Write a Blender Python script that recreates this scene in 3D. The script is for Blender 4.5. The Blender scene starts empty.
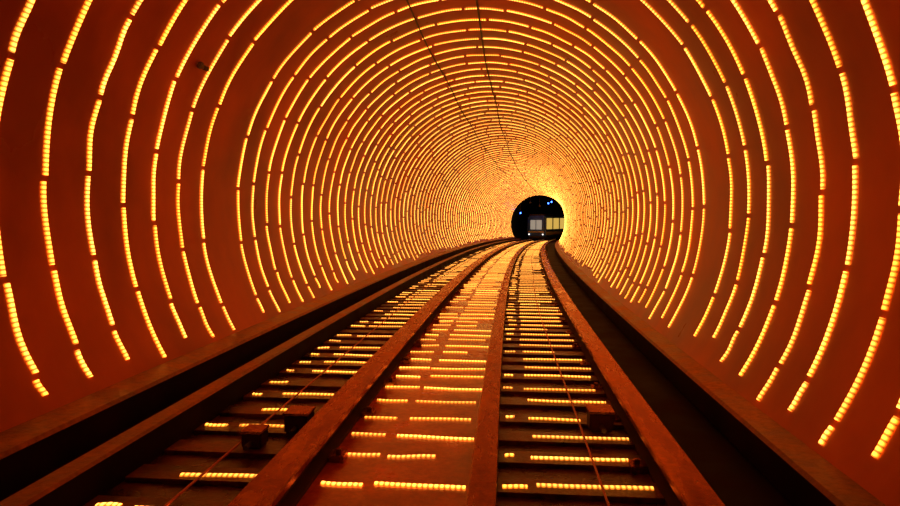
import bpy, bmesh, math, random
from mathutils import Vector, Matrix
random.seed(7)
sc = bpy.context.scene
sc.view_settings.view_transform = 'Standard'
sc.view_settings.look = 'None'

R = 3.2; CZ = 1.97; RC = 545.0; Y0 = -5.0; YE = 74.0; PITCH = 0.55; X0=-0.58

def frame(y):
    yy = max(y, 0.0)
    cx = X0 + yy*yy/(2*RC)
    dz = -0.95*(yy/74.0)**2
    th = math.atan(yy/RC)
    return cx, dz, th
def P(y, u, v):
    cx, dz, th = frame(y)
    return Vector((cx+u*math.cos(th), y-u*math.sin(th), dz+v))
def W(y, ang, r):   # ang from straight up, + to the right
    return P(y, r*math.sin(ang), CZ+r*math.cos(ang))

# ---------------- materials
def mat(name):
    m = bpy.data.materials.new(name); m.use_nodes = True
    nt = m.node_tree; b = nt.nodes['Principled BSDF']
    return m, nt, b
def noisy(name, c1, c2, scale=3, rough=0.5, rough2=None, spec=0.5, bump=0.0, metal=0.0, stretch=(1,1,1), detail=5, lo=.35, hi=.7, tint=None, grime=0.0):
    m, nt, b = mat(name)
    tc = nt.nodes.new('ShaderNodeTexCoord'); mp = nt.nodes.new('ShaderNodeMapping')
    mp.inputs['Scale'].default_value = stretch
    nz = nt.nodes.new('ShaderNodeTexNoise'); nz.inputs['Scale'].default_value = scale; nz.inputs['Detail'].default_value = detail
    cr = nt.nodes.new('ShaderNodeValToRGB')
    cr.color_ramp.elements[0].position = lo; cr.color_ramp.elements[1].position = hi
    cr.color_ramp.elements[0].color = (*c1,1); cr.color_ramp.elements[1].color = (*c2,1)
    L = nt.links.new
    L(tc.outputs['Object'], mp.inputs['Vector']); L(mp.outputs['Vector'], nz.inputs['Vector'])
    L(nz.outputs['Fac'], cr.inputs['Fac'])
    col = cr.outputs['Color']
    if grime > 0:
        n2 = nt.nodes.new('ShaderNodeTexNoise'); n2.inputs['Scale'].default_value = 17; n2.inputs['Detail'].default_value = 8; n2.inputs['Roughness'].default_value=.7
        L(tc.outputs['Object'], n2.inputs['Vector'])
        r2 = nt.nodes.new('ShaderNodeMapRange'); r2.inputs['From Min'].default_value=.35; r2.inputs['From Max'].default_value=.6
        r2.inputs['To Min'].default_value=1-grime; r2.inputs['To Max'].default_value=1.0
        L(n2.outputs['Fac'], r2.inputs['Value'])
        vm = nt.nodes.new('ShaderNodeVectorMath'); vm.operation='SCALE'
        L(col, vm.inputs[0]); L(r2.outputs['Result'], vm.inputs['Scale']); col = vm.outputs[0]
    L(col, b.inputs['Base Color'])
    b.inputs['Roughness'].default_value = rough
    b.inputs['Specular IOR Level'].default_value = spec
    if tint: b.inputs['Specular Tint'].default_value=(*tint,1)
    b.inputs['Metallic'].default_value = metal
    if rough2 is not None:
        mr = nt.nodes.new('ShaderNodeMapRange'); mr.inputs['From Min'].default_value=.3; mr.inputs['From Max'].default_value=.7
        mr.inputs['To Min'].default_value = rough; mr.inputs['To Max'].default_value = rough2
        L(nz.outputs['Fac'], mr.inputs['Value']); L(mr.outputs['Result'], b.inputs['Roughness'])
    if bump > 0:
        bp = nt.nodes.new('ShaderNodeBump'); bp.inputs['Strength'].default_value = bump; bp.inputs['Distance'].default_value = 0.02
        L((n2 if grime>0 else nz).outputs['Fac'], bp.inputs['Height']); L(bp.outputs['Normal'], b.inputs['Normal'])
    return m
OT=(1.0,0.38,0.08)
M_wall = noisy('tunnel_lining_lit_orange', (0.30,0.042,0.002), (0.70,0.118,0.003), 0.55, 0.27, 0.42, 0.32, 0.0, stretch=(1,1.4,1), tint=OT, detail=7)  # grey concrete lining; the LEDs' orange light is put into its colour
M_floor = noisy('trackbed_dark', (0.02,0.004,0.001), (0.14,0.026,0.002), 2.2, 0.16, 0.4, 0.5, 0.3, tint=OT, grime=.5)
M_slab = noisy('walkway_slab_orange', (0.42,0.045,0.002), (0.88,0.13,0.004), 1.8, 0.08, 0.30, 0.6, 0.12, tint=OT, grime=.3)
M_curb = noisy('curb_concrete', (0.20,0.050,0.005), (0.50,0.13,0.008), 2.5, 0.35, 0.6, 0.4, 0.3, tint=OT, grime=.45)  # lit brown-orange put into curb tops; faces get the dark trough tone
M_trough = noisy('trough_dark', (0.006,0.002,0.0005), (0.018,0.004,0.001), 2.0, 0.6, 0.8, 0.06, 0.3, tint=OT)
M_rail = noisy('rail_steel', (0.14,0.042,0.006), (0.52,0.19,0.022), 2.5, 0.16, 0.36, 0.5, 0.15, 0.65, stretch=(3,.6,3), tint=OT, grime=.45)  # illuminated orange of the rail tops put into the colour
M_railside = noisy('rail_web_dark', (0.03,0.008,0.002), (0.07,0.016,0.003), 4, 0.6, 0.8, 0.2, 0.2, tint=OT)  # rail sides coloured darker than the lit tops, shade included
M_tie = noisy('sleeper_timber', (0.03,0.007,0.001), (0.24,0.048,0.004), 3.0, 0.25, 0.5, 0.5, 0.5, tint=OT, grime=.5)
M_cable = noisy('cable_rubber', (0.03,0.01,0.004), (0.05,0.015,0.006), 8, 0.6)
M_redcable = noisy('cable_red', (0.45,0.06,0.02), (0.6,0.09,0.03), 8, 0.5)
M_dark = noisy('unlit_section_lining', (0.004,0.006,0.018), (0.010,0.016,0.036), 1.5, 0.6, None, 0.2)  # near-black blue: darkness of the unlit section put into the colour
M_metal = noisy('fixture_metal', (0.05,0.02,0.01), (0.10,0.04,0.015), 8, 0.45)
M_blue = noisy('train_blue_paint', (0.05,0.12,0.42), (0.07,0.16,0.52), 2, 0.3)
M_cream = noisy('train_cream_paint', (0.65,0.50,0.20), (0.72,0.56,0.24), 2, 0.35)
def emis(name, col, s):
    m, nt, b = mat(name)
    b.inputs['Base Color'].default_value = (*[c*.15 for c in col],1)
    b.inputs['Emission Color'].default_value = (*col,1)
    b.inputs['Emission Strength'].default_value = s
    return m
M_win = emis('train_lit_window', (0.60,0.50,0.38), 0.5)
M_side = emis('train_saloon_window', (1.0,0.62,0.12), 0.65)
M_head = emis('train_headlight', (1.0,0.9,0.7), 2)
M_bl = emis('blue_lamp_glow', (0.03,0.12,1.0), 12)  # blue lights of the opening, also used as added fill

def led_mat():
    m, nt, b = mat('led_strip')
    L = nt.links.new
    at = nt.nodes.new('ShaderNodeAttribute'); at.attribute_name = 'led'   # x: metres along, y: brightness, z: whiteness
    sp = nt.nodes.new('ShaderNodeSeparateXYZ'); L(at.outputs['Vector'], sp.inputs[0])
    mu = nt.nodes.new('ShaderNodeMath'); mu.operation='MULTIPLY'; mu.inputs[1].default_value = 2*math.pi/0.038
    L(sp.outputs['X'], mu.inputs[0])
    sn = nt.nodes.new('ShaderNodeMath'); sn.operation='SINE'; L(mu.outputs[0], sn.inputs[0])
    mr = nt.nodes.new('ShaderNodeMapRange'); mr.inputs['From Min'].default_value=-1; mr.inputs['From Max'].default_value=0.5
    mr.inputs['To Min'].default_value=0.22; mr.inputs['To Max'].default_value=1.25
    L(sn.outputs[0], mr.inputs['Value'])
    m2 = nt.nodes.new('ShaderNodeMath'); m2.operation='MULTIPLY'; L(mr.outputs['Result'], m2.inputs[0]); L(sp.outputs['Y'], m2.inputs[1])
    mx = nt.nodes.new('ShaderNodeMix'); mx.data_type='RGBA'
    mx.inputs['A'].default_value=(1.0,0.22,0.006,1); mx.inputs['B'].default_value=(1.0,0.45,0.075,1)
    L(sp.outputs['Z'], mx.inputs['Factor'])
    L(mx.outputs['Result'], b.inputs['Emission Color']); L(m2.outputs[0], b.inputs['Emission Strength'])
    b.inputs['Base Color'].default_value=(0.5,0.14,0.01,1)
    return m
M_led = led_mat()

def mkobj(name, verts, faces, mats, smooth=False, fm=None, parent=None):
    me = bpy.data.meshes.new(name); me.from_pydata([tuple(v) for v in verts], [], faces); 
    for m in (mats if isinstance(mats,(list,tuple)) else [mats]): me.materials.append(m)
    if fm:
        for p,i in zip(me.polygons, fm): p.material_index = i
    if smooth:
        for p in me.polygons: p.use_smooth = True
    me.update()
    o = bpy.data.objects.new(name, me); sc.collection.objects.link(o)
    if parent: o.parent = parent
    return o

def ys(a, b, step):
    n = max(2, int((b-a)/step)+1)
    return [a+(b-a)*i/(n-1) for i in range(n)]

def sweep(name, prof, mats, fmi=None, closed=True, a=Y0, b=YE, step=1.0, smooth=False):
    V=[];F=[];FM=[]
    Y=ys(a,b,step); n=len(prof)
    for y in Y:
        for (u,v) in prof: V.append(P(y,u,v))
    m = n if closed else n-1
    for i in range(len(Y)-1):
        for j in range(m):
            k=(j+1)%n
            F.append((i*n+j, i*n+k, (i+1)*n+k, (i+1)*n+j)); FM.append(fmi[j] if fmi else 0)
    if closed:
        F.append(tuple(range(n))[::-1]); FM.append(0)
        F.append(tuple((len(Y)-1)*n+j for j in range(n))); FM.append(0)
    return mkobj(name,V,F,mats,smooth,FM)

# ---------------- tunnel shell
A = math.radians(142)
NA=96
V=[];F=[]
Y=ys(Y0,YE,0.8)
for y in Y:
    for j in range(NA+1):
        V.append(W(y,-A+2*A*j/NA,R))
for i in range(len(Y)-1):
    for j in range(NA):
        a=i*(NA+1)+j; F.append((a,a+1,a+NA+2,a+NA+1))
mkobj('wall_tunnel', V,F,M_wall,True)

UL=-0.84; UM=0.47; UR=1.75   # rails
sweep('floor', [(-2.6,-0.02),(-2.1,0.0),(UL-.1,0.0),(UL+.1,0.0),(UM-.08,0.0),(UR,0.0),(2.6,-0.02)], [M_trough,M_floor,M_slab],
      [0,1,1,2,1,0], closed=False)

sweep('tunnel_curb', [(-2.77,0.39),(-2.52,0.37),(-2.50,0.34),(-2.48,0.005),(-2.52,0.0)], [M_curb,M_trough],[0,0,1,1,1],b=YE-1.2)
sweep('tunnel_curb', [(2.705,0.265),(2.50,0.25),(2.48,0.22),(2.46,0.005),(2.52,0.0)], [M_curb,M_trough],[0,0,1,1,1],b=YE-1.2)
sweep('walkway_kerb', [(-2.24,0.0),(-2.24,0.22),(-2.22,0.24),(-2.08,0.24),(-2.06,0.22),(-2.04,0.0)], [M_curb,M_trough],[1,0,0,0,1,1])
def rail(name, uc, w=0.2, h=0.22):
    t=w/2
    prof=[(uc-t,0.001),(uc-t,0.03),(uc-t*.35,0.05),(uc-t*.35,h-0.07),(uc-t,h-0.05),(uc-t,h-0.01),(uc-t+0.01,h),
          (uc+t-0.01,h),(uc+t,h-0.01),(uc+t,h-0.05),(uc+t*.35,h-0.07),(uc+t*.35,0.05),(uc+t,0.03),(uc+t,0.001)]
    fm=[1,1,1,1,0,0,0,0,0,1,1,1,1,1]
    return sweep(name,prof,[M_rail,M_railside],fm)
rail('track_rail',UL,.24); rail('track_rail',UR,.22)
rail('guide_rail',UM,0.17,0.2)

# ---------------- LED rings
LV=[];LF=[];LA=[]
def strip(pts_fn, length, nseg, width, hgt, bright, white):
    base=len(LV)
    off=random.random()
    for i in range(nseg+1):
        t=i/nseg
        p,s,n=pts_fn(t)
        for (a,h,bb,ww) in ((-.5,0,.10,0),(-.2,1,1,1),(.2,1,1,1),(.5,0,.10,0)):  # dim outer edges paint an orange halo around the bright core
            LV.append(p+s*width*a+n*hgt*h); LA.append((off+t*length, bright*bb, white*ww))
    for i in range(nseg):
        for j in range(3):
            q=base+i*4+j; LF.append((q,q+4,q+5,q+1))
    LF.append((base,base+1,base+2,base+3)); e=base+nseg*4; LF.append((e+3,e+2,e+1,e))

ring_y=[]
y=3.45-0.55
while y < YE-0.2:
    if not (8.15 < y < 8.65) and y>3.7: ring_y.append(y)
    y += PITCH*(1+ (0.03*random.uniform(-1,1) if y>3.4 else 0))*(1+1.0*min(1,max(0,(y-9)/40)))
for ry in ring_y:
    a0=-math.radians(118.6+random.uniform(-2.5,.6)); a1=math.radians(121.0+random.uniform(-3,.6))
    seg=math.radians(15.0); gap=math.radians(0.95)
    ang=a0-random.uniform(0,1)*seg*0.8
    far=min(1,max(0,(ry-8)/35)); vf=min(1,max(0,(ry-28)/22))
    tilt=random.uniform(-0.01,0.01)
    while ang<a1:
        L=seg*random.uniform(0.8,1.12)
        s=max(ang,a0); e=min(ang+L-gap,a1)
        if e-s>math.radians(1.8):
            br=random.uniform(3.8,6.0)*(1+.8*vf); wh=min(1,0.2+0.4*random.random()+0.75*far)+.5*vf
            amp=random.uniform(0.003,0.018); ph=random.uniform(0,6.28); dy=random.uniform(-0.014,0.014); fr=random.uniform(3,8)
            def fn(t,s=s,e=e,amp=amp,ph=ph,dy=dy,fr=fr):
                a=s+(e-s)*t
                yy=ry+dy+tilt*math.sin(a)+amp*math.sin(ph+fr*t)
                p=W(yy,a,R-0.004); c=W(yy,a,R-1.0); th=frame(yy)[2]
                return p, Vector((math.sin(th),math.cos(th),0)), (c-p).normalized()
            strip(fn,(e-s)*R, 8 if ry<30 else 4, 0.070+.03*far, 0.014, br, wh)
        ang+=L
def led_object(name):
    global LV,LF,LA
    o=mkobj(name,LV,LF,M_led)
    at=o.data.attributes.new('led','FLOAT_VECTOR','POINT')
    at.data.foreach_set('vector',[c for v in LA for c in v])
    LV=[];LF=[];LA=[]
    return o
led_object('led_ring_lights')
SV=[];SF=[];SM=[]
def box(Vl,Fl,y,u0,u1,v0,v1,w,mi=0):
    b=len(Vl)
    for yy in (y-w/2,y+w/2):
        for (u,v) in ((u0,v0),(u1,v0),(u1,v1),(u0,v1)): Vl.append(P(yy,u,v))
    for f in ((0,1,2,3),(7,6,5,4),(0,4,5,1),(1,5,6,2),(2,6,7,3),(3,7,4,0)): Fl.append(tuple(b+i for i in f)); SM.append(mi)
y=2.8
while y<YE-0.3:
    far=min(1,max(0,(y-6)/25))
    box(SV,SF,y,-2.02,UL-.125,0.0,0.035,0.24)
    box(SV,SF,y,UM+.09,UR-.115,0.0,0.035,0.24)
    for (u0,u1,v,pr) in ((-1.98,-1.76,.036,.55),(-1.68,-1.06,.036,.92),(-0.70,-0.33,.003,.95),(-0.29,0.36,.003,1),(0.58,0.75,.036,.85),(0.80,1.60,.036,.97)):
        if random.random()>pr: continue
        u0+=random.uniform(-.01,.05); u1-=random.uniform(-.02,.08)
        if random.random()<0.15: u1=u0+(u1-u0)*0.6
        sl=random.uniform(-.03,.03); amp=random.uniform(0,.014); ph=random.uniform(0,6)
        br=random.uniform(2.4,5.8); dy=random.uniform(-.04,.04)
        def fn(t):
            yy=y+dy+sl*(t-.5)+amp*math.sin(ph+5*t)
            th=frame(yy)[2]
            return P(yy,u0+(u1-u0)*t,v),Vector((math.sin(th),math.cos(th),0)),Vector((0,0,1))
        strip(fn,u1-u0,4,0.06,0.012,br,min(1,.3+.3*random.random()+.7*far))
    y+=(PITCH*.92 if y<7 else .45)*(1+0.08*random.uniform(-1,1))*(1+0.7*min(1,max(0,(y-12)/50)))
led_object('led_floor_lights')
y=2.3
while y<40:
    for u,hw in ((UL,.12),(UR,.11)):
        for s in (-1,1):
            a=u+s*(hw+.002); b_=u+s*(hw+.12)
            box(SV,SF,y+.27,min(a,b_),max(a,b_),0.0,0.05,0.14,1)
            m_=(a+b_)/2+s*.01
            box(SV,SF,y+.27,m_-.02,m_+.02,0.05,0.085,0.04,1)
    y+=1.1
mkobj('track_sleepers_and_clamps',SV,SF,[M_tie,M_rail],False,SM)  # mesh also holds the rail clamps and their bolts

# ---------------- cables
def cable(name,fn,a,b,step,rad,m):
    cu=bpy.data.curves.new(name,'CURVE'); cu.dimensions='3D'; cu.bevel_depth=rad; cu.bevel_resolution=2
    Yl=ys(a,b,step); sp=cu.splines.new('POLY'); sp.points.add(len(Yl)-1)
    for i,yy in enumerate(Yl): sp.points[i].co=(*fn(yy),1)
    cu.materials.append(m); o=bpy.data.objects.new(name,cu); sc.collection.objects.link(o)
cable('ceiling_cable',lambda y:W(y,math.radians(-16.5)+.006*math.sin(y*.9),R-.035),Y0,YE,.7,.015,M_cable)
cable('ceiling_cable',lambda y:W(y,math.radians(1.6)+.006*math.sin(y*.7+1),R-.035),Y0,YE,.7,.018,M_cable)
cable('track_cable',lambda y:P(y,1.22+.03*math.sin(y*.35),.065),Y0,45,.5,.009,M_redcable)
cable('track_cable',lambda y:P(y,-1.50+.03*math.sin(y*.3),.065),Y0,45,.5,.009,M_redcable)

def bbox(name,parent,loc,dim,m,bev=0.02,rot=(0,0,0)):
    bm=bmesh.new(); bmesh.ops.create_cube(bm,size=1)
    for v in bm.verts: v.co=Vector((v.co.x*dim[0],v.co.y*dim[1],v.co.z*dim[2]))
    if bev>0: bmesh.ops.bevel(bm,geom=bm.edges[:],offset=bev,segments=2,affect='EDGES')
    me=bpy.data.meshes.new(name); bm.to_mesh(me); bm.free(); me.materials.append(m)
    o=bpy.data.objects.new(name,me); sc.collection.objects.link(o); o.parent=parent; o.location=loc; o.rotation_euler=rot
    return o
def cyl(name,parent,loc,r,d,m,rot=(0,0,0)):
    bm=bmesh.new(); bmesh.ops.create_cone(bm,cap_ends=True,segments=20,radius1=r,radius2=r,depth=d)
    me=bpy.data.meshes.new(name); bm.to_mesh(me); bm.free(); me.materials.append(m)
    o=bpy.data.objects.new(name,me); sc.collection.objects.link(o); o.parent=parent; o.location=loc; o.rotation_euler=rot
    return o
def empty(name,loc,rot=(0,0,0)):
    e=bpy.data.objects.new(name,None); e.location=loc; e.rotation_euler=rot; e.empty_display_size=.2; sc.collection.objects.link(e); return e

a=math.radians(-61); 
gy=[r for r in ring_y if 6.6<r<7.4]
e=empty('security_camera',W((gy[0]+gy[1])/2 if len(gy)>1 else 7.0,a,R-.015),(0,a,0))
cyl('mount',e,(0,0,-0.02),0.04,0.03,M_metal)
cyl('arm',e,(0,0,-0.05),0.012,0.05,M_metal)
bbox('body',e,(0,-0.02,-0.095),(0.05,0.11,0.05),M_cable,0.01)
cyl('lens',e,(0,-0.08,-0.095),0.019,0.02,M_metal,(math.pi/2,0,0))
for (yy,u,s) in ((5.3,-1.13,1),(5.6,1.42,1),(4.9,-1.36,.8)):
    p=P(yy,u,0.036); e=empty('track_sensor_box',p)
    bbox('housing',e,(0,0,.08*s),(0.2*s,0.22*s,0.16*s),M_railside,0.015)
    bbox('lid',e,(0,0,.165*s),(0.22*s,0.24*s,0.02),M_rail,0.005)
    cyl('conduit',e,(0,-.16*s,.05),0.02,.14,M_cable,(math.pi/2,0,0))

# ---------------- unlit section beyond, with train
V=[];F=[]
RB=4.6
n=40
ring_in=[W(YE,-A+2*A*j/n,R) for j in range(n+1)]
V+=ring_in
for yy in (YE,YE+30):
    for j in range(n+1):
        a=-A+2*A*j/n
        V.append(P(yy,0.6+RB*math.sin(a),CZ+max(RB*math.cos(a),-CZ-.02)))
for j in range(n):
    F.append((j,j+1,n+1+j+1,n+1+j)); F.append((n+1+j,n+2+j,2*n+3+j,2*n+2+j))
F.append(tuple(range(2*(n+1),3*(n+1))))
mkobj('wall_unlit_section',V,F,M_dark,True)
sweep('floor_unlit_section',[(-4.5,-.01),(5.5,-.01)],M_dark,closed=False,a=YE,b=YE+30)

tp=P(77.0,-0.65,0)
T=empty('train',tp,(0,0,-math.radians(27)))
def tb(n,l,d,m,b=.03,r=(0,0,0)): return bbox(n,T,l,d,m,b,r)
Lt=7.0
tb('body',(0,Lt/2,1.30),(1.9,Lt,1.95),M_blue,.15)
tb('roof',(0,Lt/2,2.32),(1.6,Lt-.4,.18),M_metal,.08)
tb('underframe',(0,Lt/2,.25),(1.7,Lt-.3,.16),M_cable,.03)
tb('windscreen',(-.0,-.012,1.45),(1.15,.03,.85),M_win,.01)
tb('windscreen_pillar',(0,-.04,1.45),(.06,.03,.85),M_blue,.005)
tb('front_stripe',(0,-.012,.80),(1.6,.03,.12),M_cream,.005)
for i,x in enumerate((-.7,.7)): cyl('headlight_%d'%(i+1),T,(x,-.03,.58),.06,.06,M_head,(math.pi/2,0,0))
tb('bumper',(0,-.08,.36),(1.2,.16,.12),M_metal,.03)
for s in (-1,1):
    q='l' if s<0 else 'r'
    for i in range(4):
        tb('side_window_%d_%s'%(i+1,q),(s*.952,.95+i*1.65,1.55),(.03,1.35,1.0),M_side,.01)
    tb('side_band_'+q,(s*.952,Lt/2,.68),(.03,Lt-.4,.3),M_cream,.01)
for i in range(4):
    for s in (-1,1):
        cyl('wheel_%d_%s'%(i+1,'l' if s<0 else 'r'),T,(s*.8,.8+i*1.8,.2),.2,.12,M_metal,(0,math.pi/2,0))
T.scale=(1.25,1.25,1.3)
for i,(yy,u,v) in enumerate(((75.4,-1.2,4.4),(79,.6,4.5),(75.2,-2.3,3.2),(75.0,-.1,4.0),(75.6,1.2,4.5))):  # blue lights at the opening, with more added to light the train
    e=empty('blue_lamp_and_fill',P(yy,u,v)); cyl('lens',e,(0,0,0),.09,.05,M_bl,(math.pi/2,0,0)); cyl('hood',e,(0,-.07,0) if i in (0,3) else (0,.07,0),.11,.09,M_metal,(math.pi/2,0,0))
    cyl('hanger',e,(0,.06,.85),.015,1.6,M_metal)

# ---------------- world + camera
w=bpy.data.worlds.new('World'); sc.world=w; w.use_nodes=True
w.node_tree.nodes['Background'].inputs[0].default_value=(0,0,0,1)
cam=bpy.data.cameras.new('Camera'); cam.lens=26; cam.sensor_width=36; cam.clip_end=300; cam.clip_start=.05
co=bpy.data.objects.new('Camera',cam); sc.collection.objects.link(co)
yaw=math.atan(50/650); pit=math.atan(37/650); roll=math.radians(0.2)
Mx=Matrix.Rotation(yaw,4,'Z')@Matrix.Rotation(math.pi/2-pit,4,'X')@Matrix.Rotation(roll,4,'Z')
co.matrix_world=Matrix.Translation((0,0,1.85))@Mx
sc.camera=co
